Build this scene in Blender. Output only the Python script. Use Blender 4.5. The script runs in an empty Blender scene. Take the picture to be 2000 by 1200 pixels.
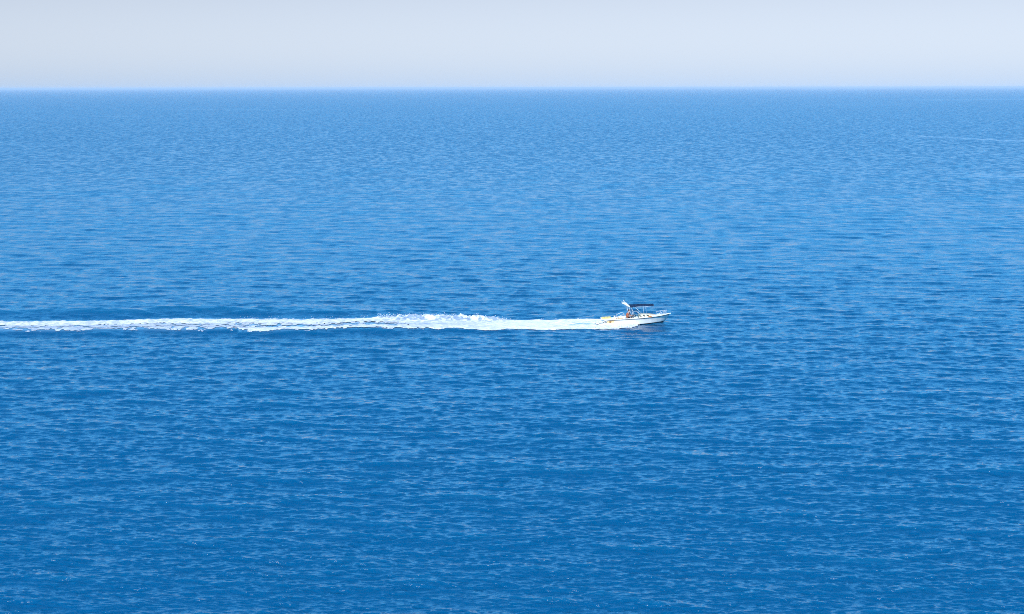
import bpy, bmesh, math, random
import numpy as np
from mathutils import Vector, Matrix
R = math.radians
random.seed(7)
SC = bpy.context.scene
COL = SC.collection

# ------------------------------------------------------------------ camera
CAM_H = 24.6          # metres above the sea (a low cliff top)
FPX = 3600.0          # focal length in pixels of the 2000 px wide photograph
PITCH = math.atan((600 - 171.2) / FPX)
ROLL = R(0.085)
cam = bpy.data.cameras.new('camera')
cam.sensor_width = 36.0
cam.lens = FPX / 2000 * 36.0
cam.clip_start = 0.5
cam.clip_end = 200000
cam_ob = bpy.data.objects.new('camera', cam)
COL.objects.link(cam_ob)
cam_ob.matrix_world = (Matrix.Translation((0, 0, CAM_H)) @ Matrix.Rotation(math.pi / 2 - PITCH, 4, 'X')
                       @ Matrix.Rotation(-ROLL, 4, 'Z'))
SC.camera = cam_ob

# ------------------------------------------------------------------ light
SUN_AZ = R(-160)      # measured from +Y (view direction), clockwise: behind and left of the camera
SUN_EL = R(43)
world = bpy.data.worlds.new('World')
SC.world = world
world.use_nodes = True
wn, wl = world.node_tree.nodes, world.node_tree.links
wn.clear()
sky = wn.new('ShaderNodeTexSky')
sky.sky_type = 'NISHITA'
sky.sun_disc = False
sky.sun_elevation = SUN_EL
sky.sun_rotation = SUN_AZ % (2 * math.pi)
sky.altitude = 0
sky.air_density = 1.0
sky.dust_density = 0.6
sky.ozone_density = 2.5
bg = wn.new('ShaderNodeBackground')
bg.inputs['Strength'].default_value = 0.115
wo = wn.new('ShaderNodeOutputWorld')
# the sea air in this view is bluish down to the horizon: tint the low sky, push the unseen high sky to cyan for brighter water reflections
wtc = wn.new('ShaderNodeTexCoord')
wsx = wn.new('ShaderNodeSeparateXYZ')
wl.new(wtc.outputs['Generated'], wsx.inputs[0])
wpw = wn.new('ShaderNodeMath'); wpw.operation = 'POWER'; wpw.use_clamp = True
wpw.inputs[1].default_value = 0.5
wl.new(wsx.outputs['Z'], wpw.inputs[0])
wcr = wn.new('ShaderNodeValToRGB')
SKY_TINT = [(0.0, (0.87, 1.15, 1.92)), (0.10, (0.83, 0.975, 1.50)), (0.218, (0.80, 0.775, 1.01)), (0.27, (0.34, 0.80, 1.28)), (0.45, (0.42, 1.50, 2.10)), (0.8, (0.28, 1.25, 1.75))]
while len(wcr.color_ramp.elements) < len(SKY_TINT):
    wcr.color_ramp.elements.new(0.5)
for e_, (p_, c_) in zip(wcr.color_ramp.elements, SKY_TINT):
    e_.position = p_
    e_.color = (c_[0] / 2.5, c_[1] / 2.5, c_[2] / 2.5, 1)
wl.new(wpw.outputs[0], wcr.inputs[0])
wti = wn.new('ShaderNodeVectorMath'); wti.operation = 'SCALE'
wti.inputs['Scale'].default_value = 2.5
wl.new(wcr.outputs[0], wti.inputs[0])
wmu = wn.new('ShaderNodeMix'); wmu.data_type = 'RGBA'; wmu.blend_type = 'MULTIPLY'
wmu.inputs['Factor'].default_value = 1.0
wl.new(sky.outputs[0], wmu.inputs['A'])
wl.new(wti.outputs[0], wmu.inputs['B'])
wl.new(wmu.outputs['Result'], bg.inputs['Color'])
wl.new(bg.outputs[0], wo.inputs['Surface'])
sun = bpy.data.lights.new('sun', 'SUN')
sun.energy = 4.7
sun.angle = R(0.53)
sun.color = (1.0, 0.96, 0.90)
sun_ob = bpy.data.objects.new('sun', sun)
COL.objects.link(sun_ob)
sd = Vector((math.sin(SUN_AZ) * math.cos(SUN_EL), math.cos(SUN_AZ) * math.cos(SUN_EL), math.sin(SUN_EL)))
sun_ob.rotation_euler = sd.to_track_quat('Z', 'Y').to_euler()
sun_ob.location = (-20, -20, 60)

SC.view_settings.view_transform = 'Standard'
SC.view_settings.look = 'None'
SC.view_settings.gamma = 1
SC.view_settings.use_curve_mapping = False
SC.view_settings.exposure = 0.15
SC.cycles.use_denoising = False
SC.cycles.pixel_filter_type = 'BLACKMAN_HARRIS'
SC.cycles.filter_width = 0.95
SC.cycles.sample_clamp_direct = 4.0
SC.cycles.sample_clamp_indirect = 3.0
SC.cycles.max_bounces = 6
SC.cycles.volume_bounces = 1
SC.cycles.caustics_reflective = False
SC.cycles.caustics_refractive = False


# ------------------------------------------------------------------ helpers
def tag(o, label=None, cat=None, group=None, kind=None):
    if label: o['label'] = label
    if cat: o['category'] = cat
    if group: o['group'] = group
    if kind: o['kind'] = kind
    return o


def link_mesh(name, me, mat, parent=None, smooth=False):
    o = bpy.data.objects.new(name, me)
    COL.objects.link(o)
    if mat: me.materials.append(mat)
    if smooth:
        me.polygons.foreach_set('use_smooth', np.ones(len(me.polygons), dtype=bool))
    if parent: o.parent = parent
    return o


def obj(name, bm, mat, parent=None, smooth=False):
    me = bpy.data.meshes.new(name)
    bmesh.ops.recalc_face_normals(bm, faces=bm.faces)
    bm.to_mesh(me)
    bm.free()
    return link_mesh(name, me, mat, parent, smooth)


def principled(name, col, rough=0.5, metal=0.0, spec=0.5, noise=0.0, nscale=6.0, bump=0.0, col2=None, coat=0.0):
    m = bpy.data.materials.new(name)
    m.use_nodes = True
    n, l = m.node_tree.nodes, m.node_tree.links
    p = n['Principled BSDF']
    p.inputs['Roughness'].default_value = rough
    p.inputs['Metallic'].default_value = metal
    p.inputs['Specular IOR Level'].default_value = spec
    p.inputs['Coat Weight'].default_value = coat
    tc = n.new('ShaderNodeTexCoord')
    no = n.new('ShaderNodeTexNoise')
    no.inputs['Scale'].default_value = nscale
    no.inputs['Detail'].default_value = 5
    l.new(tc.outputs['Object'], no.inputs['Vector'])
    cr = n.new('ShaderNodeValToRGB')
    cr.color_ramp.elements[0].position = 0.3
    cr.color_ramp.elements[1].position = 0.7
    c2 = col2 if col2 else tuple(c * (1 - noise) for c in col)
    cr.color_ramp.elements[0].color = (*c2, 1)
    cr.color_ramp.elements[1].color = (*col, 1)
    l.new(no.outputs[0], cr.inputs[0])
    l.new(cr.outputs[0], p.inputs['Base Color'])
    if bump:
        b = n.new('ShaderNodeBump')
        b.inputs['Distance'].default_value = bump
        l.new(no.outputs[0], b.inputs['Height'])
        l.new(b.outputs[0], p.inputs['Normal'])
    return m


def tube(bm, pts, r, seg=8, cap=True):
    pts = [Vector(p) for p in pts]
    rings = []
    up = Vector((0, 0, 1))
    for i, p in enumerate(pts):
        a = pts[max(i - 1, 0)]
        b = pts[min(i + 1, len(pts) - 1)]
        t = (b - a).normalized()
        ref = up if abs(t.z) < 0.9 else Vector((1, 0, 0))
        u = t.cross(ref).normalized()
        v = t.cross(u)
        rr = r[i] if isinstance(r, (list, tuple)) else r
        rings.append([bm.verts.new(p + (u * math.cos(2 * math.pi * k / seg) + v * math.sin(2 * math.pi * k / seg)) * rr)
                      for k in range(seg)])
    for A, B in zip(rings, rings[1:]):
        for k in range(seg):
            bm.faces.new((A[k], A[(k + 1) % seg], B[(k + 1) % seg], B[k]))
    if cap:
        bm.faces.new(rings[0]); bm.faces.new(rings[-1][::-1])


def box(bm, c, s, bev=0.0, rot=None):
    M = Matrix.Translation(c)
    if rot: M = M @ rot
    r = bmesh.ops.create_cube(bm, size=1.0)
    vs = r['verts']
    bmesh.ops.scale(bm, vec=s, verts=vs)
    if bev:
        es = list({e for v in vs for e in v.link_edges})
        g = bmesh.ops.bevel(bm, geom=es, offset=bev, segments=3, affect='EDGES', profile=0.5)
        vs = list({v for f in g['faces'] for v in f.verts} | {v for v in vs if v.is_valid})
    bmesh.ops.transform(bm, matrix=M, verts=vs)
    return vs


def arc(p, n=8):
    """smooth polyline through the control points p (Catmull-Rom)"""
    P = [Vector(q) for q in p]
    P = [P[0] * 2 - P[1]] + P + [P[-1] * 2 - P[-2]]
    out = []
    for i in range(1, len(P) - 2):
        for k in range(n):
            t = k / n
            a, b, c, d = P[i - 1], P[i], P[i + 1], P[i + 2]
            out.append(0.5 * ((2 * b) + (c - a) * t + (2 * a - 5 * b + 4 * c - d) * t * t
                              + (-a + 3 * b - 3 * c + d) * t ** 3))
    out.append(P[-2])
    return out


def px_to_sea(px, py, z=0.0):
    """where the sight line of the photograph's pixel meets the height z"""
    dx, dy = (px - 1000) / FPX, -(py - 600) / FPX
    c, s = math.cos(ROLL), math.sin(ROLL)
    dx, dy = dx * c + dy * s, -dx * s + dy * c
    cy = math.cos(PITCH) + dy * math.sin(PITCH)
    cz = -math.sin(PITCH) + dy * math.cos(PITCH)
    t = (z - CAM_H) / cz
    return dx * t, cy * t


# value noise on arrays
_rng = np.random.RandomState(11)
_LAT = _rng.rand(256, 256).astype(np.float32)


def vnoise(x, y):
    xi = np.floor(x).astype(np.int64); yi = np.floor(y).astype(np.int64)
    fx = (x - xi).astype(np.float32); fy = (y - yi).astype(np.float32)
    fx = fx * fx * (3 - 2 * fx); fy = fy * fy * (3 - 2 * fy)
    a = _LAT[xi & 255, yi & 255]; b = _LAT[(xi + 1) & 255, yi & 255]
    c = _LAT[xi & 255, (yi + 1) & 255]; d = _LAT[(xi + 1) & 255, (yi + 1) & 255]
    return (a * (1 - fx) + b * fx) * (1 - fy) + (c * (1 - fx) + d * fx) * fy


def fbm(x, y, o=4):
    s = 0; w = 0.5; t = 0
    for i in range(o):
        s = s + w * vnoise(x + 17.3 * i, y - 9.1 * i); t += w
        x = x * 2.03; y = y * 2.03; w *= 0.5
    return s / t


def smooth(a, b, x):
    t = np.clip((x - a) / (b - a), 0, 1)
    return t * t * (3 - 2 * t)


# ------------------------------------------------------------------ wake outline (on the sea, in metres)
# stations: x in the photograph, far edge y, near edge y
WK = [(-400, 630, 652), (0, 628, 649), (100, 628, 648), (200, 627, 648), (300, 623, 646), (400, 622, 646.5), (466, 622, 645),
      (469, 622, 649), (500, 622, 649.5), (560, 622, 648.5), (600, 622, 648), (700, 621, 644), (733, 619.5, 644),
      (760, 620, 645), (800, 620, 645), (850, 619.5, 643.5), (890, 620.5, 643), (930, 622, 644), (975, 625, 645.5), (992, 626.5, 642.5),
      (1030, 627, 643), (1100, 625.5, 643), (1150, 625.5, 642), (1190, 626, 642.5), (1230, 629, 640.5), (1252, 632.5, 637),
      (1262, 634.6, 635.2)]
_f = np.array([px_to_sea(a, b) for a, b, c in WK])
_n = np.array([px_to_sea(a, c) for a, b, c in WK])


def wake_edges(x):
    return np.interp(x, _f[:, 0], _f[:, 1]), np.interp(x, _n[:, 0], _n[:, 1])


BOAT_X, BOAT_Y = px_to_sea(1238.5, 634.0)
HEAD = R(1.2)
TRIM = R(3.0)

# ------------------------------------------------------------------ wave field
NW = 205
rw = np.random.RandomState(5)
lam = np.exp(np.linspace(math.log(0.15), math.log(9.5), NW)) * (1 + 0.04 * rw.randn(NW))
kk = 2 * math.pi / lam
th = R(-97) + R(26) * rw.randn(NW)
slope = 0.0300 * np.where(lam > 1.2, np.where(lam > 3.4, 0.26, 0.60), np.where(lam > 0.5, 1.1, 1.45))
amp = slope / kk
phs = rw.rand(NW) * 2 * math.pi
KX, KY = kk * np.cos(th), kk * np.sin(th)


def sea_shape(X, Y, dx, dy):
    """displacements of the sea at rest position X, Y sampled every dx, dy metres"""
    X = X.astype(np.float32); Y = Y.astype(np.float32)
    Z = np.zeros_like(X); OX = np.zeros_like(X); OY = np.zeros_like(X)
    gust = 0.90 + 0.20 * fbm(X / 38, Y / 30, 3)
    for i in range(NW):
        p = abs(KX[i]) * dx + abs(KY[i]) * dy
        w = np.exp(-(p / 2.6) ** 6).astype(np.float32)
        if w.max() < 0.02: continue
        ph = (KX[i] * X + KY[i] * Y + phs[i]).astype(np.float32)
        a = np.float32(amp[i]) * w
        Z += a * np.cos(ph)
        s = a * np.sin(ph)
        OX += np.float32(math.cos(th[i])) * (1.3 * a * np.cos(ph) - 0.6 * s)
        OY += np.float32(math.sin(th[i])) * (1.3 * a * np.cos(ph) - 0.6 * s)
    Z *= gust; OX *= gust; OY *= gust
    # the boat's own waves: flatter water inside the wake, a ridge and trough along each edge
    far, near = wake_edges(X)
    inwake = smooth(-2.5, 0.5, far - Y) * smooth(-1.5, 0.5, Y - near) * smooth(16.5, 12.5, X)
    Z *= 1 - 0.75 * inwake; OX *= 1 - 0.75 * inwake; OY *= 1 - 0.75 * inwake
    bow = np.exp(-((X - BOAT_X - 2.2) / 1.9) ** 2)
    calm = bow * np.exp(-((Y - BOAT_Y + 2.0) / 2.6) ** 2)
    Z *= 1 - 0.35 * calm; OX *= 1 - 0.35 * calm; OY *= 1 - 0.35 * calm
    Z += 0.32 * bow * np.exp(-((Y - BOAT_Y - 0.6) / 2.1) ** 2) - 0.12 * bow * np.exp(-((Y - BOAT_Y + 4.6) / 1.6) ** 2)
    behind = smooth(6, -14, X)
    wob = 0.8 * (fbm(X / 7, Y * 0 + 3.1, 3) - 0.5)
    # far side wave: crest about 9 m beyond the foam, steep face towards us
    e = (Y - (far + 8.5 - 0.035 * (X + 50) + 3 * wob))
    fadex = smooth(-8, -24, X)
    Z += fadex * (0.34 * np.exp(-(e / 2.3) ** 2) - 0.20 * np.exp(-((e + 5.0) / 2.3) ** 2))
    # near side: foam rides on a crest whose face is towards us
    e = (Y - (near + 0.6 + 2 * wob))
    Z += behind * (0.26 * np.exp(-(e / 1.7) ** 2) - 0.22 * np.exp(-((e + 3.6) / 2.0) ** 2))
    return Z, OX, OY


# ------------------------------------------------------------------ sea sheet
def build_sea():
    S = 1024 / 2000 * FPX              # pixels per radian in the render
    nang = 1420
    fine = np.linspace(-R(22), R(22), nang)
    coarse = np.linspace(R(22), 2 * math.pi - R(22), 60)[1:-1]
    ang = np.concatenate([fine, coarse])
    dang = (fine[1] - fine[0])
    dep = np.arange(math.atan(CAM_H / 58.0) * S, 0.0, -0.36)
    dist = CAM_H / np.tan(dep / S)
    dist = dist[(dist < 30000)]
    dist = np.concatenate([[1.0, 12.0, 30.0, 45.0], dist, [38000, 60000]])
    ddist = np.gradient(dist)
    A, D = np.meshgrid(ang, dist)
    DD = np.repeat(ddist[:, None], len(ang), 1)
    wide = np.ones(len(ang)) * dang
    wide[nang:] = 0.12
    X = D * np.sin(A); Y = D * np.cos(A)
    DX = (D * wide[None, :]).astype(np.float32)
    Z = np.zeros(X.shape, np.float32); OX = Z.copy(); OY = Z.copy()
    r0 = np.searchsorted(dist, 40); r1 = np.searchsorted(dist, 2500)
    for a in range(r0, r1, 200):
        b = min(a + 200, r1)
        z, ox, oy = sea_shape(X[a:b, :nang], Y[a:b, :nang], DX[a:b, :nang], DD[a:b, :nang].astype(np.float32))
        ed = smooth(0, 40, np.minimum(np.arange(nang), nang - 1 - np.arange(nang)))[None, :]
        Z[a:b, :nang] = z * ed; OX[a:b, :nang] = ox * ed; OY[a:b, :nang] = oy * ed
    co = np.stack([X + OX, Y + OY, Z], -1).reshape(-1, 3)
    nr, nc = X.shape
    idx = np.arange(nr * nc).reshape(nr, nc)
    nx = np.roll(idx, -1, axis=1)
    q = np.stack([idx[:-1], idx[1:], nx[1:], nx[:-1]], -1).reshape(-1, 4)
    me = bpy.data.meshes.new('sea')
    me.vertices.add(len(co)); me.vertices.foreach_set('co', co.astype(np.float32).ravel())
    me.loops.add(q.size); me.loops.foreach_set('vertex_index', q.ravel().astype(np.int32))
    me.polygons.add(len(q))
    me.polygons.foreach_set('loop_start', np.arange(0, q.size, 4, dtype=np.int32))
    me.update(calc_edges=True)
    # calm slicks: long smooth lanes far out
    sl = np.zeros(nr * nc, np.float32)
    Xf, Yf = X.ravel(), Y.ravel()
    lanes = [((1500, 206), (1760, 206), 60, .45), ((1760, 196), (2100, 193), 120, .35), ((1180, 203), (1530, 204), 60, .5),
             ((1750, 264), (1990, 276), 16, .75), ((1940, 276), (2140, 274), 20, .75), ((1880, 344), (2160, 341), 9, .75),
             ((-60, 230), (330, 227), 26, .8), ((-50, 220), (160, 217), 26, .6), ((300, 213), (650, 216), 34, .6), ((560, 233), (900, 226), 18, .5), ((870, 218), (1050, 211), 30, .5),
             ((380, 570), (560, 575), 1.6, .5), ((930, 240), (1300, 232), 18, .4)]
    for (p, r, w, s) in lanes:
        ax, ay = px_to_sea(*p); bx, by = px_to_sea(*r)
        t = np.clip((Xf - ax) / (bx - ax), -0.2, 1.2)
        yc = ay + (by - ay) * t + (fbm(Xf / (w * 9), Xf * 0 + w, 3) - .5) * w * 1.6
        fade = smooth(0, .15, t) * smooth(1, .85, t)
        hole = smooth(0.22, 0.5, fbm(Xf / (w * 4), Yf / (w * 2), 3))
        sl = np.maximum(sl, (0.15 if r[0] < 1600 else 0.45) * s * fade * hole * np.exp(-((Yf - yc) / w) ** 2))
    at = me.attributes.new('slick', 'FLOAT', 'POINT')
    at.data.foreach_set('value', sl.astype(np.float32))
    far, near = wake_edges(Xf)
    af = smooth(-1.0, 1.0, far - Yf) * smooth(-1.0, 1.5, Yf - near) * smooth(13.5, 10.5, Xf)
    at = me.attributes.new('aerated', 'FLOAT', 'POINT')
    at.data.foreach_set('value', af.astype(np.float32))
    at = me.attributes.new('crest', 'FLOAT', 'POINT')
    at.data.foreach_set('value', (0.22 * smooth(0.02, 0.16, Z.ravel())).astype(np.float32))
    at = me.attributes.new('far_chop', 'FLOAT', 'POINT')
    at.data.foreach_set('value', smooth(math.log(100), math.log(1000), np.log(D.ravel())).astype(np.float32))
    return me


def water_material():
    m = bpy.data.materials.new('sea_water')
    m.use_nodes = True
    n, l = m.node_tree.nodes, m.node_tree.links
    p = n['Principled BSDF']
    p.inputs['IOR'].default_value = 1.40
    geo = n.new('ShaderNodeNewGeometry')

    def noise(sc, det, ro, sx=1.0, sy=1.0, off=0.0):
        mp = n.new('ShaderNodeMapping')
        mp.inputs['Scale'].default_value = (sx, sy, 1)
        mp.inputs['Location'].default_value = (off, off * 2, off)
        mp.inputs['Rotation'].default_value = (0, 0, R(4))
        l.new(geo.outputs['Position'], mp.inputs['Vector'])
        t = n.new('ShaderNodeTexNoise')
        t.inputs['Scale'].default_value = sc
        t.inputs['Detail'].default_value = det
        t.inputs['Roughness'].default_value = ro
        l.new(mp.outputs[0], t.inputs['Vector'])
        return t.outputs[0]

    def math_(op, a, b=None, c=None, clamp=False):
        x = n.new('ShaderNodeMath'); x.operation = op; x.use_clamp = clamp
        for i, v in enumerate((a, b, c)):
            if v is None: continue
            if isinstance(v, (int, float)): x.inputs[i].default_value = v
            else: l.new(v, x.inputs[i])
        return x.outputs[0]
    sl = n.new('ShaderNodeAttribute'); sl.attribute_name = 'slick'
    ae = n.new('ShaderNodeAttribute'); ae.attribute_name = 'aerated'
    big = noise(0.012, 5, 0.6, 0.45, 1.0)
    mix = n.new('ShaderNodeMix'); mix.data_type = 'RGBA'
    l.new(big, mix.inputs['Factor'])
    mix.inputs['A'].default_value = (0.0, 0.063, 0.160, 1)
    mix.inputs['B'].default_value = (0.0, 0.075, 0.188, 1)
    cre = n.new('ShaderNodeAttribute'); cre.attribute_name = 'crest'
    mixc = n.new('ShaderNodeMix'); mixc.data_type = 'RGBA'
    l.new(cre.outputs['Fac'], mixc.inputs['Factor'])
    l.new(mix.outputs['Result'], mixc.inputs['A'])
    mixc.inputs['B'].default_value = (0.006, 0.150, 0.285, 1)      # light through thin crests, painted as a paler colour by height
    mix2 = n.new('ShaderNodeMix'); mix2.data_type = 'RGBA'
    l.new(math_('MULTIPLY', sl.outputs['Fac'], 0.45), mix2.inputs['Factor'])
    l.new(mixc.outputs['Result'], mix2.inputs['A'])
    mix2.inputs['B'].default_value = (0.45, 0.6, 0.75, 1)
    mix3 = n.new('ShaderNodeMix'); mix3.data_type = 'RGBA'
    l.new(math_('MULTIPLY', ae.outputs['Fac'], 0.75), mix3.inputs['Factor'])
    l.new(mix2.outputs['Result'], mix3.inputs['A'])
    mix3.inputs['B'].default_value = (0.26, 0.50, 0.70, 1)
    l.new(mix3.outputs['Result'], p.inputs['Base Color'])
    fc = n.new('ShaderNodeAttribute'); fc.attribute_name = 'far_chop'
    clump = noise(0.55, 6, 0.6, 1.0, 0.35, 21.0)
    cl = n.new('ShaderNodeMapRange')
    cl.inputs['From Min'].default_value = 0.40; cl.inputs['From Max'].default_value = 0.60
    l.new(clump, cl.inputs['Value'])
    # gloss: ripples too fine to model make the water rougher in the cat's paws and farther out
    ra = math_('ADD', math_('MULTIPLY', fc.outputs['Fac'], 0.13), 0.045)
    rb = math_('MULTIPLY', cl.outputs[0], math_('ADD', math_('MULTIPLY', fc.outputs['Fac'], 0.22), 0.01))
    rs = math_('SUBTRACT', math_('ADD', ra, rb), math_('MULTIPLY', sl.outputs['Fac'], 0.2), clamp=True)
    l.new(rs, p.inputs['Roughness'])
    h0 = noise(0.10, 6, 0.6, 1.0, 0.5, 5.0)
    b0 = n.new('ShaderNodeBump')
    b0.inputs['Distance'].default_value = 0.8
    l.new(h0, b0.inputs['Height'])
    h1 = noise(0.60, 8, 0.58, 0.5, 1.0, 3.0)
    b1 = n.new('ShaderNodeBump')
    b1.inputs['Distance'].default_value = 0.20
    l.new(b0.outputs[0], b1.inputs['Normal'])
    b1.inputs['Strength'].default_value = 1.0
    l.new(h1, b1.inputs['Height'])
    h2 = noise(3.2, 4, 0.55, 0.45, 1.0, 9.0)
    b2 = n.new('ShaderNodeBump')
    b2.inputs['Distance'].default_value = 0.035
    l.new(h2, b2.inputs['Height'])
    l.new(b1.outputs[0], b2.inputs['Normal'])
    l.new(b2.outputs[0], p.inputs['Normal'])
    return m


MAT_WATER = water_material()
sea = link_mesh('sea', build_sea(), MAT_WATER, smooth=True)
tag(sea, 'deep blue open sea with short wind ripples reaching the horizon', 'sea', kind='structure')
# ------------------------------------------------------------------ foam wake
M_FOAM = principled('foam_white', (0.83, 0.81, 0.80), 0.85, spec=0.1, nscale=2.2, bump=0.20, col2=(0.60, 0.64, 0.70))

fn_, fl_ = M_FOAM.node_tree.nodes, M_FOAM.node_tree.links
_pb = fn_['Principled BSDF']
_old = _pb.inputs['Base Color'].links[0].from_socket
_at = fn_.new('ShaderNodeAttribute'); _at.attribute_name = 'thin'
_mp = fn_.new('ShaderNodeMapping'); _mp.inputs['Scale'].default_value = (0.22, 2.2, 1)
_tc = fn_.new('ShaderNodeTexCoord'); fl_.new(_tc.outputs['Object'], _mp.inputs[0])
_ns = fn_.new('ShaderNodeTexNoise'); _ns.inputs['Scale'].default_value = 1.6; _ns.inputs['Detail'].default_value = 6
fl_.new(_mp.outputs[0], _ns.inputs['Vector'])
_mr = fn_.new('ShaderNodeMapRange'); _mr.inputs['From Min'].default_value = 0.58; _mr.inputs['From Max'].default_value = 0.70
_mr.inputs['To Max'].default_value = 0.6
fl_.new(_ns.outputs[0], _mr.inputs[0])
_mx = fn_.new('ShaderNodeMath'); _mx.operation = 'MAXIMUM'; fl_.new(_mr.outputs[0], _mx.inputs[0]); fl_.new(_at.outputs['Fac'], _mx.inputs[1])
_mc = fn_.new('ShaderNodeMix'); _mc.data_type = 'RGBA'
fl_.new(_mx.outputs[0], _mc.inputs['Factor']); fl_.new(_old, _mc.inputs['A']); _mc.inputs['B'].default_value = (0.24, 0.33, 0.46, 1)
fl_.new(_mc.outputs['Result'], _pb.inputs['Base Color'])


def foam_cover(X, t):
    """how much of the wake is foam: X along it, t = 0 at the far edge, 1 at the near edge"""
    solid_far = np.exp(-((t - 0.24) / 0.17) ** 2)                  # the bright lane running to the left
    lace = 0.55 + 0 * t
    near_lane = np.exp(-((t - 0.86) / 0.16) ** 2) * smooth(-29.5, -26.5, X)
    rim = 0.35 * np.exp(-((t - 0.03) / 0.06) ** 2)
    gap = 0.20 * np.exp(-((t - 0.58) / 0.09) ** 2) * smooth(-30, -24, X) * smooth(-2, -8, X)
    fresh = smooth(-14, -4, X)
    c = np.maximum(np.maximum(solid_far * 1.35, lace), near_lane * 1.3) - rim - gap
    top_gap = 0.33 * np.exp(-((t - 0.13) / 0.05) ** 2) * smooth(-38, -33, X) * smooth(-14, -18, X)
    c = c - top_gap
    c = c * (1 - fresh) + 1.25 * fresh
    return c * (1 - 0.2 * smooth(-40, -60, X) * (t > 0.45))


def foam_mesh():
    xs = np.arange(-75.0, 13.6, 0.085)
    ts = np.linspace(-0.10, 1.14, 128)
    X, T = np.meshgrid(xs, ts)
    far, near = wake_edges(X)
    Y = far + (near - far) * T
    # ragged edges
    eg = fbm(X / 1.5, X * 0 + 4.0, 4) - 0.5
    Y = Y + 0.9 * eg * (1 - T) + 0.7 * (fbm(X / 1.3, X * 0 + 8.0, 4) - 0.5) * T
    d = np.hypot(X, Y)
    dx = (d * 0.00054).astype(np.float32)
    dy = (0.36 / (0.512 * FPX) * d * d / CAM_H).astype(np.float32)
    Z, OX, OY = sea_shape(X, Y, dx, dy)
    lump = fbm(X / 0.9, Y / 1.1, 4) - 0.42
    # a fresh breaking crest on the far side, spray on it
    cr = smooth(-15.2, -11.5, X) * smooth(-0.2, -3.0, X)
    crest = np.exp(-((T - 0.10) / 0.15) ** 2) * cr
    spikes = np.clip(fbm(X / 0.55, Y / 0.8, 4) - 0.47, 0, 1) * 1.3
    rim2 = np.exp(-((T - 0.10) / 0.10) ** 2) * smooth(-70, -20, X)
    hull = smooth(-1.0, 8.5, X) * smooth(13.4, 11.2, X)
    heap = hull * (-0.02 + 0.16 * np.exp(-((T - 0.80) / 0.14) ** 2) * smooth(8, 11.5, X))
    # a trough left by the transom
    lx = X - BOAT_X + 3.8
    trough = 0.20 * np.exp(-((T - 0.50) / 0.06) ** 2) * smooth(0.3, -0.3, lx) * smooth(-3.8, -2.6, lx)
    side = smooth(-0.10, 0.02, T) * smooth(1.08, 0.80, T)
    old = smooth(-18, -34, X)
    Z = Z + 0.03 + (0.05 + 0.10 * lump) * side * (1 - 0.8 * old * smooth(0.33, 0.45, T)) + crest * (0.12 + 0.7 * spikes) + 0.10 * rim2 * (lump + .3) + heap * side + hull * 0.15 * lump * side - trough
    # foam or open water, cell by cell
    c = foam_cover(X, T)
    streak = 0.30 * fbm(X / 3.2, Y / 0.42, 4) + 0.70 * fbm(X / 0.42, Y / 0.55, 3)
    edge = smooth(-0.10, 0.06, T) * smooth(1.12, 0.96, T)
    lead = smooth(13.5, 12.0, X)
    keep = (c * edge * lead + (streak - 0.5) * 1.5 * (1.25 - 0.55 * np.clip(c, 0, 1))) > 0.47
    holes = (np.abs(T - 0.50) < 0.05) & (lx < 0.1) & (lx > -2.6) & (fbm(X / 0.7, Y / .3, 3) < 0.66)
    keep &= ~holes
    nr, nc = X.shape
    idx = np.arange(nr * nc).reshape(nr, nc)
    k = keep[:-1, :-1]
    q = np.stack([idx[:-1, :-1][k], idx[1:, :-1][k], idx[1:, 1:][k], idx[:-1, 1:][k]], -1)
    co = np.stack([X + OX, Y + OY, Z], -1).reshape(-1, 3)
    used, inv = np.unique(q.ravel(), return_inverse=True)
    co = co[used]
    q = inv.reshape(-1, 4)
    me = bpy.data.meshes.new('foam_wake')
    me.vertices.add(len(co)); me.vertices.foreach_set('co', co.astype(np.float32).ravel())
    me.loops.add(q.size); me.loops.foreach_set('vertex_index', q.ravel().astype(np.int32))
    me.polygons.add(len(q)); me.polygons.foreach_set('loop_start', np.arange(0, q.size, 4, dtype=np.int32))
    me.update(calc_edges=True)
    thin = smooth(0.36, 0.50, T) * smooth(-22, -32, X) * 0.55 * (1 - 0.6 * np.exp(-((T - 0.92) / 0.08) ** 2) * smooth(-29, -27, X))
    thin = np.maximum(thin, 0.5 * np.exp(-((T - 0.13) / 0.05) ** 2) * smooth(-40, -33, X) * smooth(-14, -18, X))
    thin = np.maximum(thin, 0.6 * np.exp(-((T - 0.58) / 0.08) ** 2) * smooth(-30, -24, X) * smooth(-2, -9, X))
    thin = np.clip(thin * (0.35 + 1.5 * fbm(X / 0.5, Y / 0.6, 3)), 0, 1)
    churn = smooth(0.44, 0.62, fbm(X / 0.38, Y / 0.8, 3))
    thin = np.maximum(thin, 0.95 * churn * np.exp(-((T - 0.18) / 0.22) ** 2) * smooth(-16, -13, X) * smooth(0.5, -2, X))
    thin = np.maximum(thin, 0.45 * churn * smooth(0.5, -6, X))
    at = me.attributes.new('thin', 'FLOAT', 'POINT')
    at.data.foreach_set('value', thin.ravel()[used].astype(np.float32))
    return me


wake = link_mesh('foam_wake', foam_mesh(), M_FOAM, smooth=True)
tag(wake, 'long white foam wake streaming left behind the speeding motorboat', 'wake', kind='stuff')


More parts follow.
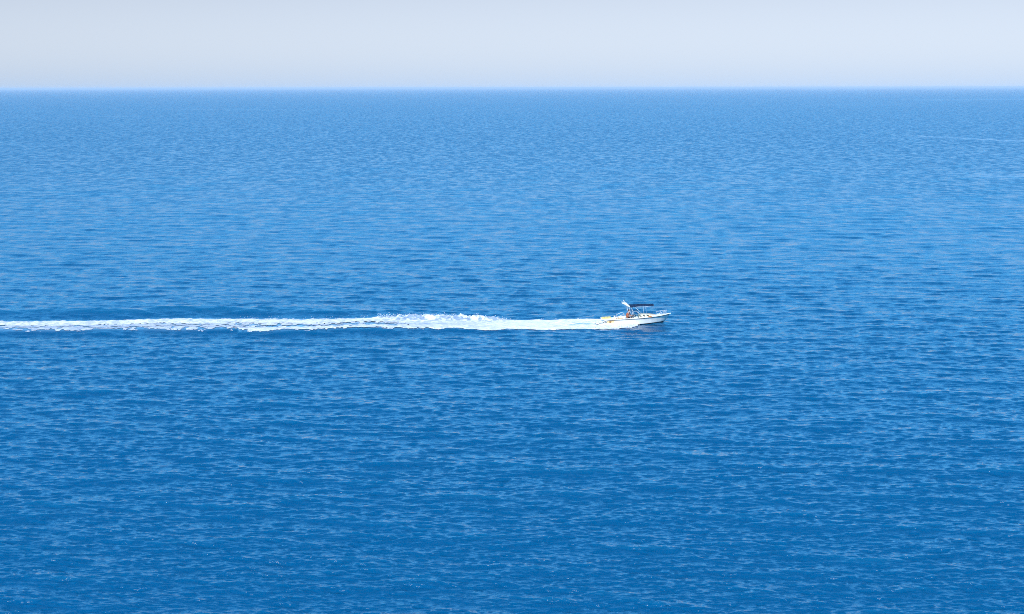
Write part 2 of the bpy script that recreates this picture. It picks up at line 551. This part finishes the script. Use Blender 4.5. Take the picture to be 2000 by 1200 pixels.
def spray_mesh():
    """droplets and clots thrown up along the hull and the breaking crest"""
    bm = bmesh.new()
    rnd = random.Random(3)
    def drop(p, r):
        m = bmesh.ops.create_icosphere(bm, subdivisions=1, radius=r)
        sx = rnd.uniform(1.0, 2.2)
        for v in m['verts']:
            v.co = Vector((v.co.x * sx, v.co.y, v.co.z)) + Vector(p)
    for i in range(700):
        x = rnd.uniform(-14.5, -0.5)
        f, n_ = wake_edges(x)
        t = rnd.gauss(0.06, 0.06)
        h = 0.15 + abs(rnd.gauss(0, 0.13))
        drop((x, f + (n_ - f) * t, h), rnd.uniform(0.008, 0.035))
    for i in range(260):
        x = rnd.uniform(8.5, 13.2)
        f, n_ = wake_edges(x)
        t = rnd.uniform(0.8, 1.15)
        drop((x, f + (n_ - f) * t, 0.1 + abs(rnd.gauss(0, 0.1))), rnd.uniform(0.01, 0.035))
    for i in range(150):
        x = rnd.uniform(-30, 8)
        f, n_ = wake_edges(x)
        t = rnd.choice((rnd.gauss(0.0, 0.04), rnd.gauss(1.0, 0.03)))
        drop((x, f + (n_ - f) * t, 0.12 + abs(rnd.gauss(0, 0.05))), rnd.uniform(0.01, 0.03))
    return bm


sp = obj('spray', spray_mesh(), M_FOAM, smooth=True)
tag(sp, 'white spray drops flung up from the wake crest and along the hull', 'spray', kind='stuff')

# ------------------------------------------------------------------ the motorboat
M_GEL = principled('white_gelcoat', (0.82, 0.79, 0.72), 0.22, nscale=1.2, noise=0.06, coat=0.3)
M_DECK = principled('deck_white', (0.86, 0.86, 0.84), 0.45, nscale=3, noise=0.05)
M_CREAM = principled('cream_moulding', (0.72, 0.66, 0.50), 0.4, nscale=2.5, noise=0.08)
M_BLACK = principled('black_bottom_paint', (0.008, 0.012, 0.025), 0.3, nscale=3, noise=0.3)
M_RUB = principled('dark_rubbing_strake', (0.03, 0.028, 0.025), 0.5, noise=0.2)
M_GLASSY = principled('dark_smoked_glass', (0.035, 0.045, 0.02), 0.08, noise=0.1)
M_STEEL = principled('polished_tube', (0.72, 0.74, 0.76), 0.25, metal=0.35, noise=0.05)
M_CANVAS = principled('navy_canvas', (0.010, 0.045, 0.13), 0.8, nscale=9, noise=0.3, bump=0.01)
M_YELLOW = principled('yellow_cushion', (0.86, 0.68, 0.20), 0.6, nscale=5, noise=0.12)
M_TAN = principled('tan_cushion', (0.62, 0.42, 0.22), 0.6, nscale=5, noise=0.15)
M_PEACH = principled('peach_nonskid', (0.84, 0.62, 0.48), 0.6, nscale=5, noise=0.1)
M_DARK = principled('dark_plastic', (0.015, 0.017, 0.02), 0.35, noise=0.2)
M_MARK = principled('brown_mark', (0.30, 0.13, 0.02), 0.5, noise=0.15)
M_HALO = principled('pale_orange_mark', (0.85, 0.58, 0.28), 0.5, noise=0.08)
M_SOLE = principled('cockpit_sole', (0.70, 0.64, 0.52), 0.6, nscale=8, noise=0.12)

boat = bpy.data.objects.new('motorboat', None)
COL.objects.link(boat)
boat.location = (BOAT_X, BOAT_Y, 0.0)
boat.rotation_mode = 'XYZ'
boat.rotation_euler = (0, -TRIM, HEAD)
tag(boat, 'white open motorboat with navy canopy and black bottom racing right across the sea', 'motorboat')

ST = [-3.75, -3.35, -3.02, -2.6, -1.9, -1.0, 0.0, 0.9, 1.7, 2.3, 2.8, 3.15, 3.42, 3.62, 3.76]
def ip(x, ys): return float(np.interp(x, ST, ys))
BS = [0.96, 1.04, 1.08, 1.11, 1.15, 1.18, 1.20, 1.19, 1.10, 0.95, 0.74, 0.54, 0.35, 0.18, 0.03]
ZS = [0.50, 0.52, 0.70, 0.735, 0.74, 0.745, 0.755, 0.775, 0.805, 0.835, 0.865, 0.89, 0.91, 0.925, 0.935]
BC = [0.92, 0.98, 1.00, 1.02, 1.06, 1.09, 1.09, 1.04, 0.90, 0.68, 0.42, 0.17, 0.02, 0.015, 0.01]
ZC = [0.12, 0.12, 0.12, 0.12, 0.12, 0.13, 0.15, 0.17, 0.19, 0.21, 0.22, 0.25, 0.46, 0.68, 0.88]
ZK = [-0.22, -0.26, -0.28, -0.30, -0.32, -0.33, -0.32, -0.30, -0.26, -0.16, -0.01, 0.16, 0.44, 0.66, 0.86]
FX = sorted(set([round(v, 3) for v in np.linspace(-3.75, 3.76, 61)] + ST))


def loft(bm, rows, close=False):
    vs = [[bm.verts.new(p) for p in r] for r in rows]
    for a, b in zip(vs, vs[1:]):
        for i in range(len(a) - 1):
            try: bm.faces.new((a[i], a[i + 1], b[i + 1], b[i]))
            except ValueError: pass
    return vs


def side_pt(x, s, t):
    bs, zs, bc, zc = ip(x, BS), ip(x, ZS), ip(x, BC), ip(x, ZC)
    flare = -0.02 * math.sin(math.pi * t) * min(1, bs)
    y = bc + (bs - bc) * t ** 0.85 + flare
    return Vector((x, s * max(y, 0.005), zc + (zs - zc) * t))


bm = bmesh.new()
for s in (-1, 1):
    loft(bm, [[side_pt(x, s, t) for t in (0, 0.12, 0.17, 0.4, 0.6, 0.8, 1.0)] for x in FX])
tr = [side_pt(-3.75, -1, t) for t in (0, 0.5, 1)] + [side_pt(-3.75, 1, t) for t in (1, 0.5, 0)]
bm.faces.new([bm.verts.new(p) for p in tr])
bmesh.ops.remove_doubles(bm, verts=bm.verts, dist=0.001)
hull = obj('hull', bm, M_GEL, boat, True)

bm = bmesh.new()
rows = []
for x in FX:
    bc, zc, zk = ip(x, BC), ip(x, ZC), ip(x, ZK)
    r = []
    for k in (-1, -0.92, -0.5, 0, 0.5, 0.92, 1):
        a = abs(k)
        r.append((x, k * bc, zc - 0.004 if a == 1 else zk + (zc - zk) * 0.80 * a ** 1.15))
    rows.append(r)
v = loft(bm, rows)
bm.faces.new(v[0])
obj('hull_bottom', bm, M_BLACK, boat, False)

bm = bmesh.new()
for s in (-1, 1):
    tube(bm, [(x, s * (ip(x, BS) + 0.012), ip(x, ZS) - 0.035) for x in FX], 0.028, 6)
obj('rubbing_strake', bm, M_RUB, boat, True)

# deck: side decks, foredeck, aft deck round the cockpit well
CX0, CX1 = -2.05, 0.55


def inner(x): return ip(x, BS) - 0.27


bm = bmesh.new()
def deck_row(x):
    b, z = ip(x, BS), ip(x, ZS)
    return [(x, b * k, z + 0.05 * (1 - abs(k) ** 2.5)) for k in np.linspace(-1, 1, 9)]
aft = [x for x in FX if x < CX0] + [CX0]
fwd = [CX1] + [x for x in FX if x > CX1]
loft(bm, [deck_row(x) for x in aft])
loft(bm, [deck_row(x) for x in fwd])
mid = [CX0] + [x for x in FX if CX0 < x < CX1] + [CX1]
for s in (-1, 1):
    loft(bm, [[(x, s * ip(x, BS), ip(x, ZS)), (x, s * (ip(x, BS) - 0.13), ip(x, ZS) + 0.04), (x, s * inner(x), ip(x, ZS) + 0.045),
               (x, s * (inner(x) - 0.02), ip(x, ZS) - 0.03), (x, s * (inner(x) - 0.02), 0.16)] for x in mid])
for x in (CX0, CX1):
    z = ip(x, ZS) + 0.05
    bm.faces.new([bm.verts.new(p) for p in ((x, -inner(x), 0.16), (x, inner(x), 0.16), (x, inner(x), z), (x, -inner(x), z))])
obj('deck', bm, M_DECK, boat, True)
bm = bmesh.new()
loft(bm, [[(x, -inner(x) - 0.01, 0.17), (x, inner(x) + 0.01, 0.17)] for x in mid])
obj('cockpit_floor', bm, M_SOLE, boat)

# swim platform and its lip
bm = bmesh.new()
box(bm, (-3.86, 0, 0.40), (0.34, 1.62, 0.07), 0.03)
obj('swim_platform', bm, M_DECK, boat, True)
bm = bmesh.new()
for y in (-0.25, 0.05):
    tube(bm, arc([(-3.98, y, 0.44), (-4.02, y, 0.52), (-3.95, y, 0.60), (-3.7, y, 0.58)], 5), 0.016, 6)
for z in (0.0,):
    tube(bm, [(-4.02, -0.25, 0.52), (-4.02, 0.05, 0.52)], 0.014, 6)
obj('boarding_ladder', bm, M_STEEL, boat, True)

# aft sunbathing pad
bm = bmesh.new()
box(bm, (-2.92, 0, 0.80), (1.05, 1.62, 0.08), 0.03)
obj('aft_moulding', bm, M_DECK, boat, True)
bm = bmesh.new()
for k in range(3):
    box(bm, (-3.20 + 0.33 * k, 0, 0.86), (0.32, 1.45, 0.08), 0.035)
obj('sun_pad', bm, M_YELLOW, boat, True)
# bench with back ahead of the pad
bm = bmesh.new()
box(bm, (-1.72, 0, 0.42), (0.5, 1.5, 0.46), 0.05)
box(bm, (-1.98, 0, 0.80), (0.14, 1.5, 0.30), 0.05)
obj('bench', bm, M_DECK, boat, True)
bm = bmesh.new()
for k in (-1, 0, 1):
    box(bm, (-1.70, 0.49 * k, 0.70), (0.48, 0.47, 0.10), 0.04)
box(bm, (-1.45, -0.95, 0.83), (0.42, 0.20, 0.10), 0.035)
obj('bench_cushion', bm, M_TAN, boat, True)
# curved grab rail behind the helm on each side
for s in (-1, 1):
    bm = bmesh.new()
    tube(bm, arc([(-1.78, s * 1.0, 0.78), (-1.72, s * 0.98, 0.98), (-1.35, s * 0.94, 1.16), (-1.08, s * 0.91, 1.17), (-0.95, s * 0.90, 1.08), (-0.92, s * 0.9, 0.78)], 6), 0.022, 8)
    obj('grab_rail', bm, M_STEEL, boat, True)

# helm seat
bm = bmesh.new()
box(bm, (-0.62, -0.28, 0.38), (0.40, 0.86, 0.42), 0.04)
seat = obj('helm_seat', bm, M_DECK, boat, True)
bm = bmesh.new()
box(bm, (-0.60, -0.28, 0.63), (0.44, 0.90, 0.10), 0.04)
box(bm, (-0.86, -0.28, 0.74), (0.10, 0.86, 0.24), 0.04)
obj('seat_cushion', bm, M_CREAM, seat, True)

# console with dark instrument pod and wheel
bm = bmesh.new()
v = box(bm, (0.16, -0.28, 0.52), (0.42, 0.88, 0.72), 0.05)
con = obj('console', bm, M_DECK, boat, True)
bm = bmesh.new()
box(bm, (0.02, -0.28, 0.95), (0.34, 0.74, 0.22), 0.06, Matrix.Rotation(R(-28), 4, 'Y'))
obj('dashboard', bm, M_DARK, con, True)
bm = bmesh.new()
wc = Vector((-0.20, -0.28, 0.92)); rot = Matrix.Rotation(R(-62), 3, 'Y')
ring = [wc + rot @ Vector((0.19 * math.cos(a), 0.19 * math.sin(a), 0)) for a in np.linspace(0, 2 * math.pi, 25)]
tube(bm, ring, 0.018, 6, cap=False)
for a in (0.5, 2.6, 4.7):
    tube(bm, [wc, wc + rot @ Vector((0.19 * math.cos(a), 0.19 * math.sin(a), 0))], 0.014, 6)
tube(bm, [wc, wc + rot @ Vector((0, 0, -0.16))], 0.03, 8)
obj('steering_wheel', bm, M_DARK, con, True)

# low cabin trunk with three dark ports each side
CAB = [(0.50, 0.80, 0.26), (0.75, 0.80, 0.275), (1.1, 0.79, 0.26), (1.5, 0.74, 0.21), (1.9, 0.62, 0.13), (2.15, 0.52, 0.07), (2.4, 0.40, 0.01)]
bm = bmesh.new()
def cab_row(x, w, h):
    z = ip(x, ZS) + 0.02
    r = []
    for k, q in ((-1, 0.0), (-0.955, 0.5), (-0.91, 1.0), (-0.72, 1.12), (0, 1.2), (0.72, 1.12), (0.91, 1.0), (0.955, 0.5), (1, 0.0)):
        r.append((x, w * k, z + h * q))
    return r
v = loft(bm, [cab_row(*c) for c in CAB])
bm.faces.new(v[0])
cab = obj('cabin', bm, M_CREAM, boat, True)
for s in (-1, 1):
    for x in (0.62, 1.02, 1.42):
        w = float(np.interp(x, [c[0] for c in CAB], [c[1] for c in CAB])); h = float(np.interp(x, [c[0] for c in CAB], [c[2] for c in CAB]))
        z = ip(x, ZS) + 0.02 + h * 0.62
        bm = bmesh.new()
        P = [Vector((x + dx_, s * (w * 0.945 + 0.012 - (dz_) * 0.25), z + dz_)) for dx_, dz_ in
             ((-0.15, 0.065), (-0.05, 0.07), (0.07, 0.03), (0.14, -0.045), (0.12, -0.075), (0.0, -0.06), (-0.11, 0.0))]
        f = bm.faces.new([bm.verts.new(p) for p in P])
        g = bmesh.ops.extrude_face_region(bm, geom=[f])
        for q in g['geom']:
            if isinstance(q, bmesh.types.BMVert): q.co.y += s * 0.02
        obj('porthole', bm, M_GLASSY, cab)
bm = bmesh.new()
P = []
loft(bm, [[(x, -w_, ip(x, ZS) + 0.052 + h_), (x, 0, ip(x, ZS) + 0.065 + h_), (x, w_, ip(x, ZS) + 0.052 + h_)] for x, w_, h_ in
          ((1.45, 0.52, 0.225), (1.75, 0.45, 0.16), (2.05, 0.36, 0.09), (2.3, 0.26, 0.045))])
obj('foredeck_pad', bm, M_PEACH, boat, True)

# windscreen: raked frame with side panes
bm = bmesh.new()
for s in (-1, 1):
    tube(bm, [(0.72, s * 0.76, 1.02), (0.30, s * 0.62, 1.42)], 0.024, 8)
    tube(bm, [(0.30, s * 0.62, 1.42), (-0.18, s * 0.80, 1.40)], 0.016, 8)
    tube(bm, [(-0.18, s * 0.80, 1.40), (-0.10, s * 0.88, 0.80)], 0.016, 8)
tube(bm, [(0.30, -0.62, 1.42), (0.30, 0.62, 1.42)], 0.02, 8)
ws = obj('windscreen', bm, M_STEEL, boat, True)
gm = bpy.data.materials.new('clear_screen'); gm.use_nodes = True
gn, gl_ = gm.node_tree.nodes, gm.node_tree.links
gn.clear()
g1 = gn.new('ShaderNodeBsdfTransparent'); g1.inputs[0].default_value = (0.80, 0.86, 0.88, 1)
g2 = gn.new('ShaderNodeBsdfGlossy'); g2.inputs['Roughness'].default_value = 0.03
g3 = gn.new('ShaderNodeFresnel'); g3.inputs[0].default_value = 1.45
g4 = gn.new('ShaderNodeMixShader'); g5 = gn.new('ShaderNodeOutputMaterial')
gl_.new(g3.outputs[0], g4.inputs[0]); gl_.new(g1.outputs[0], g4.inputs[1]); gl_.new(g2.outputs[0], g4.inputs[2]); gl_.new(g4.outputs[0], g5.inputs[0])
for P in ([(0.71, -0.74, 1.04), (0.71, 0.74, 1.04), (0.31, 0.61, 1.40), (0.31, -0.61, 1.40)],
          [(0.70, -0.76, 1.0), (0.29, -0.62, 1.40), (-0.17, -0.79, 1.38), (-0.10, -0.87, 0.82)],
          [(0.70, 0.76, 1.0), (0.29, 0.62, 1.40), (-0.17, 0.79, 1.38), (-0.10, 0.87, 0.82)]):
    bm = bmesh.new(); bm.faces.new([bm.verts.new(p) for p in P]); obj('pane', bm, gm, ws)

# radar arch: legs and raked white wing with a lamp
bm = bmesh.new()
for s in (-1, 1):
    tube(bm, [(-0.42, s * 0.98, 0.80), (-0.62, s * 0.88, 1.45), (-0.72, s * 0.80, 1.93)], 0.017, 8)
    tube(bm, [(-0.20, s * 0.98, 0.80), (-0.40, s * 0.86, 1.45), (-0.50, s * 0.80, 1.93)], 0.016, 8)
    tube(bm, [(0.08, s * 0.94, 0.82), (-0.30, s * 0.84, 1.95)], 0.015, 8)
    tube(bm, [(-0.60, s * 0.87, 1.50), (-0.38, s * 0.86, 1.50)], 0.016, 6)
tube(bm, [(-0.72, -0.80, 1.93), (-0.72, 0.80, 1.93)], 0.016, 6)
tube(bm, [(-0.30, -0.84, 1.95), (-0.30, 0.84, 1.95)], 0.015, 6)
arch = obj('arch_frame', bm, M_STEEL, boat, True)
bm = bmesh.new()
W = [(-0.98, 2.36, 0.035), (-0.84, 2.24, 0.07), (-0.66, 2.10, 0.10), (-0.50, 1.99, 0.09), (-0.36, 1.93, 0.05)]
rows = []
for x, z, hh in W:
    rows.append([(x - 0.25 * q[1], q[0], z + q[1] * hh + 0.04 * (1 - (q[0] / .86) ** 2)) for q in
                 ((-0.86, -1), (-0.86, 1), (-0.4, 1), (0.4, 1), (0.86, 1), (0.86, -1), (0.4, -1), (-0.4, -1), (-0.86, -1))])
v = loft(bm, rows)
bmesh.ops.remove_doubles(bm, verts=bm.verts, dist=0.0005)
bmesh.ops.holes_fill(bm, edges=bm.edges, sides=12)
obj('arch_wing', bm, M_GEL, boat, True)
bm = bmesh.new()
tube(bm, [(-0.92, -0.35, 2.36), (-0.98, -0.35, 2.60)], 0.022, 8)
tube(bm, [(-0.98, -0.35, 2.58), (-0.985, -0.35, 2.66)], [0.045, 0.03], 10)
lamp = obj('mast_lamp', bm, M_DECK, boat, True)
bm = bmesh.new()
tube(bm, [(-0.80, 0.30, 2.34), (-0.90, 0.30, 2.86)], 0.012, 6)
obj('aerial', bm, M_DARK, boat, True)

# bimini: canopy cloth on bows, struts
bm = bmesh.new()
rows = []
CN = 9
for i, x in enumerate(np.linspace(-0.42, 2.10, 15)):
    u = i / 14
    half = 0.93 - 0.10 * u
    z0 = 2.00 - 0.06 * u + 0.035 * math.sin(math.pi * u) - 0.014 * abs(math.sin(3 * math.pi * u))
    row = [(x, half * k, z0 + 0.10 * (1 - abs(k) ** 2.2)) for k in np.linspace(-1, 1, CN)]
    drop_ = 0.07 * (1 - u) ** 1.5
    row = [(x, -half - 0.01, z0 - drop_)] + row + [(x, half + 0.01, z0 - drop_)]
    rows.append(row)
v = loft(bm, rows)
ex = bmesh.ops.solidify(bm, geom=bm.faces[:], thickness=0.012)
can = obj('canopy', bm, M_CANVAS, boat, True)
bm = bmesh.new()
for s in (-1, 1):
    tube(bm, [(0.98, s * 0.98, 0.86), (0.96, s * 0.88, 1.95)], 0.011, 6)
    tube(bm, [(1.26, s * 0.94, 0.86), (1.22, s * 0.86, 1.94)], 0.011, 6)
    tube(bm, [(0.96, s * 0.88, 1.90), (2.06, s * 0.82, 1.93)], 0.015, 6)
    tube(bm, [(-0.38, s * 0.90, 1.96), (0.96, s * 0.88, 1.94)], 0.015, 6)
    tube(bm, [(0.10, s * 0.88, 1.90), (0.98, s * 0.96, 1.05)], 0.013, 6)
for x_, h_ in ((-0.38, 0.90), (0.96, 0.88), (2.06, 0.82)):
    tube(bm, [(x_, -h_, 1.94), (x_, h_, 1.94)], 0.014, 6)
obj('canopy_frame', bm, M_STEEL, boat, True)

# bow rail
bm = bmesh.new()
def rl(x, s, h): return (x, s * max(ip(x, BS) - 0.10, 0.02), ip(x, ZS) + 0.03 + h)
for s in (-1, 1):
    tube(bm, arc([rl(1.75, s, 0.02), rl(2.0, s, 0.12), rl(2.5, s, 0.24), rl(3.0, s, 0.32), rl(3.3, s, 0.35)], 5), 0.016, 8)
    for x, h in ((2.45, 0.23), (2.88, 0.30), (3.15, 0.335), (3.3, 0.35)):
        tube(bm, [rl(x, s, 0.0), rl(x - 0.02, s, h)], 0.013, 6)
tube(bm, arc([rl(3.3, -1, 0.35), (3.45, -0.12, ip(3.45, ZS) + 0.39), (3.47, 0, ip(3.45, ZS) + 0.40), (3.45, 0.12, ip(3.45, ZS) + 0.39), rl(3.3, 1, 0.35)], 5), 0.022, 8)
tube(bm, [(3.47, 0.0, ip(3.45, ZS) + 0.03), (3.47, 0, ip(3.45, ZS) + 0.44)], 0.018, 6)
obj('bow_rail', bm, M_STEEL, boat, True)
bm = bmesh.new()
box(bm, (3.72, 0, 0.95), (0.34, 0.20, 0.05), 0.02)
tube(bm, [(3.86, -0.07, 0.97), (3.86, 0.07, 0.97)], 0.035, 8)
obj('bow_roller', bm, M_DECK, boat, True)
for s in (-1, 1):
    bm = bmesh.new()
    for x in (2.75,):
        tube(bm, [(x - 0.09, s * 0.55, 0.94), (x + 0.09, s * 0.53, 0.95)], 0.018, 6)
        tube(bm, [(x, s * 0.54, 0.88), (x, s * 0.54, 0.945)], 0.02, 6)
    obj('mooring_cleat', bm, M_STEEL, boat, True)

# marks near the stern: a round brown emblem with a bar and a smaller dark disc, on a pale orange patch
for s in (-1, 1):
    bm = bmesh.new()
    def on(x, t, off):
        p = side_pt(x, s, t); p.y += s * off; return p
    g = [[bm.verts.new(on(x, t, 0.004)) for t in (0.52, 0.66, 0.80, 0.9)] for x in (-2.88, -2.7, -2.5, -2.3, -2.12)]
    for a, b in zip(g, g[1:]):
        for i in range(3): bm.faces.new((a[i], a[i + 1], b[i + 1], b[i]))
    patch = obj('side_patch', bm, M_HALO, boat)
    bm = bmesh.new()
    def ringmark(cx, ct, r0, r1):
        ob_, ib = [], []
        for a in np.linspace(0, 2 * math.pi, 17)[:-1]:
            ob_.append(bm.verts.new(on(cx + r1 * math.cos(a), ct + r1 * math.sin(a) / 0.6, 0.009)))
            if r0: ib.append(bm.verts.new(on(cx + r0 * math.cos(a), ct + r0 * math.sin(a) / 0.6, 0.009)))
        if r0:
            for i in range(16): bm.faces.new((ob_[i], ob_[(i + 1) % 16], ib[(i + 1) % 16], ib[i]))
        else: bm.faces.new(ob_)
    ringmark(-2.56, 0.69, 0.035, 0.105)
    bm.faces.new([bm.verts.new(on(x, t, 0.009)) for x, t in ((-2.41, 0.58), (-2.36, 0.58), (-2.36, 0.86), (-2.41, 0.86))])
    obj('emblem', bm, M_MARK, patch)
    bm = bmesh.new()
    ringmark(-3.00, 0.62, 0, 0.075)
    obj('exhaust_outlet', bm, M_RUB, boat)

# bundle on the side deck
bm = bmesh.new()
for k in range(4):
    r = 0.15 - 0.02 * k
    tube(bm, [(1.62 + r * 1.25 * math.cos(a), -0.95 + 0.6 * r * math.sin(a), 0.835 + 0.028 * k) for a in np.linspace(0, 2 * math.pi, 17)], 0.022, 6, cap=False)
M_ROPE = principled('orange_brown_rope', (0.55, 0.22, 0.07), 0.8, nscale=30, noise=0.3)
rope = obj('rope_coil', bm, M_ROPE, None, True)
rope.matrix_world = Matrix.Translation(boat.location) @ boat.rotation_euler.to_matrix().to_4x4()
tag(rope, 'small orange brown coiled bundle on the side deck of the motorboat', 'rope')

# ------------------------------------------------------------------ the person at the helm
M_SKIN = principled('tanned_skin', (0.50, 0.25, 0.15), 0.5, nscale=9, noise=0.1)
M_SHIRT = principled('rust_shirt', (0.42, 0.10, 0.035), 0.8, nscale=12, noise=0.25)
M_HAIR = principled('dark_hair', (0.035, 0.015, 0.015), 0.6, nscale=30, noise=0.4)
M_SHORT = principled('dark_shorts', (0.02, 0.025, 0.05), 0.8, nscale=15, noise=0.2)


def skin_mesh(joints, edges, radii, sub=2, flat=None):
    me = bpy.data.meshes.new('tmp')
    me.from_pydata(joints, edges, [])
    o = bpy.data.objects.new('tmp', me)
    COL.objects.link(o)
    sk = o.modifiers.new('s', 'SKIN')
    sk.use_smooth_shade = True
    for i, r in enumerate(radii):
        v = me.skin_vertices[0].data[i]
        v.radius = (r, r) if not isinstance(r, tuple) else r
    me.skin_vertices[0].data[0].use_root = True
    ss = o.modifiers.new('b', 'SUBSURF'); ss.levels = sub; ss.render_levels = sub
    dg = bpy.context.evaluated_depsgraph_get()
    out = bpy.data.meshes.new_from_object(o.evaluated_get(dg))
    bpy.data.objects.remove(o)
    return out


J, E, RAD = [], [], []
def jt(p, r, par=None):
    J.append(p); RAD.append(r)
    if par is not None: E.append((par, len(J) - 1))
    return len(J) - 1
pel = jt((0, 0, 0.0), (0.15, 0.12))
wai = jt((-0.01, 0, 0.18), (0.14, 0.10), pel)
che = jt((0.03, 0, 0.38), (0.17, 0.15), wai)
nkb = jt((0.07, 0, 0.52), (0.09, 0.08), che)
nk = jt((0.10, 0, 0.565), 0.062, nkb)
hd0 = jt((0.14, 0, 0.61), (0.075, 0.085), nk)
hd1 = jt((0.16, 0, 0.71), (0.082, 0.095), hd0)
jt((0.155, 0, 0.78), (0.05, 0.06), hd1)
jt((0.245, 0, 0.665), 0.016, hd0)                       # nose and chin ridge
for s in (-1, 1):
    sh = jt((0.05, s * 0.19, 0.47), 0.062, nkb)
    el = jt((0.16, s * 0.27, 0.24), 0.042, sh)
    wr = jt((0.36, s * 0.17, 0.27), 0.028, el)
    pa = jt((0.43, s * 0.155, 0.30), (0.036, 0.018), wr)
    for f in range(4):
        b = jt((0.465, s * (0.155 + 0.020 * (f - 1.5)), 0.315), 0.010, pa)
        m_ = jt((0.495 - 0.004 * f, s * (0.155 + 0.022 * (f - 1.5)), 0.305), 0.009, b)
        jt((0.495 - 0.006 * f, s * (0.155 + 0.022 * (f - 1.5)), 0.278), 0.008, m_)
    t_ = jt((0.425, s * 0.118, 0.295), 0.011, wr)
    jt((0.455, s * 0.105, 0.285), 0.009, t_)
    hp = jt((0.03, s * 0.10, -0.01), 0.10, pel)
    kn = jt((0.42, s * 0.13, 0.03), 0.062, hp)
    an = jt((0.36, s * 0.13, -0.36), 0.042, kn)
    jt((0.50, s * 0.14, -0.41), 0.034, an)
pm = skin_mesh(J, E, RAD)
person = bpy.data.objects.new('person', pm)
COL.objects.link(person)
pm.materials.clear(); pm.materials.append(M_SKIN)
person.matrix_world = (Matrix.Translation(boat.location) @ boat.rotation_euler.to_matrix().to_4x4()
                       @ Matrix.Translation((-0.64, -0.34, 0.70)) @ Matrix.Rotation(R(-28), 4, 'Z') @ Matrix.Scale(1.14, 4))
tag(person, 'person with dark hair and rust coloured top seated at the helm of the motorboat', 'person')
# shirt: a loose shell over the torso and upper arms
J, E, RAD = [], [], []
pel = jt((0.0, 0, 0.03), (0.175, 0.16))
wai = jt((-0.01, 0, 0.18), (0.175, 0.17), pel)
che = jt((0.02, 0, 0.38), (0.20, 0.19), wai)
nkb = jt((0.065, 0, 0.51), (0.105, 0.095), che)
for s in (-1, 1):
    sh = jt((0.05, s * 0.19, 0.47), 0.078, nkb)
    jt((0.11, s * 0.235, 0.345), 0.066, sh)
shm = skin_mesh(J, E, RAD)
shm.materials.clear(); shm.materials.append(M_SHIRT)
o = bpy.data.objects.new('shirt', shm); COL.objects.link(o); o.parent = person
J, E, RAD = [], [], []
hp0 = jt((0.0, 0, 0.0), (0.16, 0.13))
for s in (-1, 1):
    hp = jt((0.04, s * 0.10, -0.005), 0.112, hp0)
    jt((0.30, s * 0.125, 0.02), 0.088, hp)
shm = skin_mesh(J, E, RAD)
shm.materials.clear(); shm.materials.append(M_SHORT)
o = bpy.data.objects.new('shorts', shm); COL.objects.link(o); o.parent = person
bm = bmesh.new()
bmesh.ops.create_icosphere(bm, subdivisions=3, radius=1)
for v in bm.verts:
    c = v.co
    r = 1 + 0.05 * math.sin(9 * c.x + 4 * c.z) * math.cos(7 * c.y)
    front = max(0, c.x) * max(0, 0.45 - c.z)
    v.co = Vector((0.135 + 0.108 * c.x * r - 0.14 * front, 0.100 * c.y * r, 0.72 + 0.115 * c.z * r * (0.75 if c.z < 0 else 1)))
obj('hair', bm, M_HAIR, person, True)
for s in (-1, 1):
    bm = bmesh.new()
    m_ = bmesh.ops.create_icosphere(bm, subdivisions=2, radius=0.012)
    for v in m_['verts']: v.co += Vector((0.232, s * 0.034, 0.695))
    obj('eye', bm, M_HAIR, person, True)
    bm = bmesh.new()
    m_ = bmesh.ops.create_icosphere(bm, subdivisions=2, radius=0.03)
    for v in m_['verts']: v.co = Vector((v.co.x * 0.7 + 0.14, v.co.y * 0.35 + s * 0.092, v.co.z + 0.675))
    obj('ear', bm, M_SKIN, person, True)
bm = bmesh.new()
tube(bm, arc([(0.222, -0.025, 0.63), (0.236, 0, 0.633), (0.222, 0.025, 0.63)], 4), 0.006, 6)
obj('mouth', bm, M_HAIR, person, True)
# ------------------------------------------------------------------ haze
hz = bmesh.new()
box(hz, (0, 30000 - 32000 + 1000, 13.2), (130000, 130000, 29.6))
hm = bpy.data.materials.new('haze_air')
hm.use_nodes = True
hn, hl = hm.node_tree.nodes, hm.node_tree.links
hn.clear()
hv = hn.new('ShaderNodeVolumePrincipled')
hv.inputs['Color'].default_value = (0.80, 0.88, 0.96, 1)
hv.inputs['Density'].default_value = 6.8e-5
hv.inputs['Anisotropy'].default_value = 0.0
ho = hn.new('ShaderNodeOutputMaterial')
hl.new(hv.outputs[0], ho.inputs['Volume'])
haze = obj('haze', hz, hm)
tag(haze, 'thin pale sea haze fading the water towards the horizon', 'haze', kind='stuff')
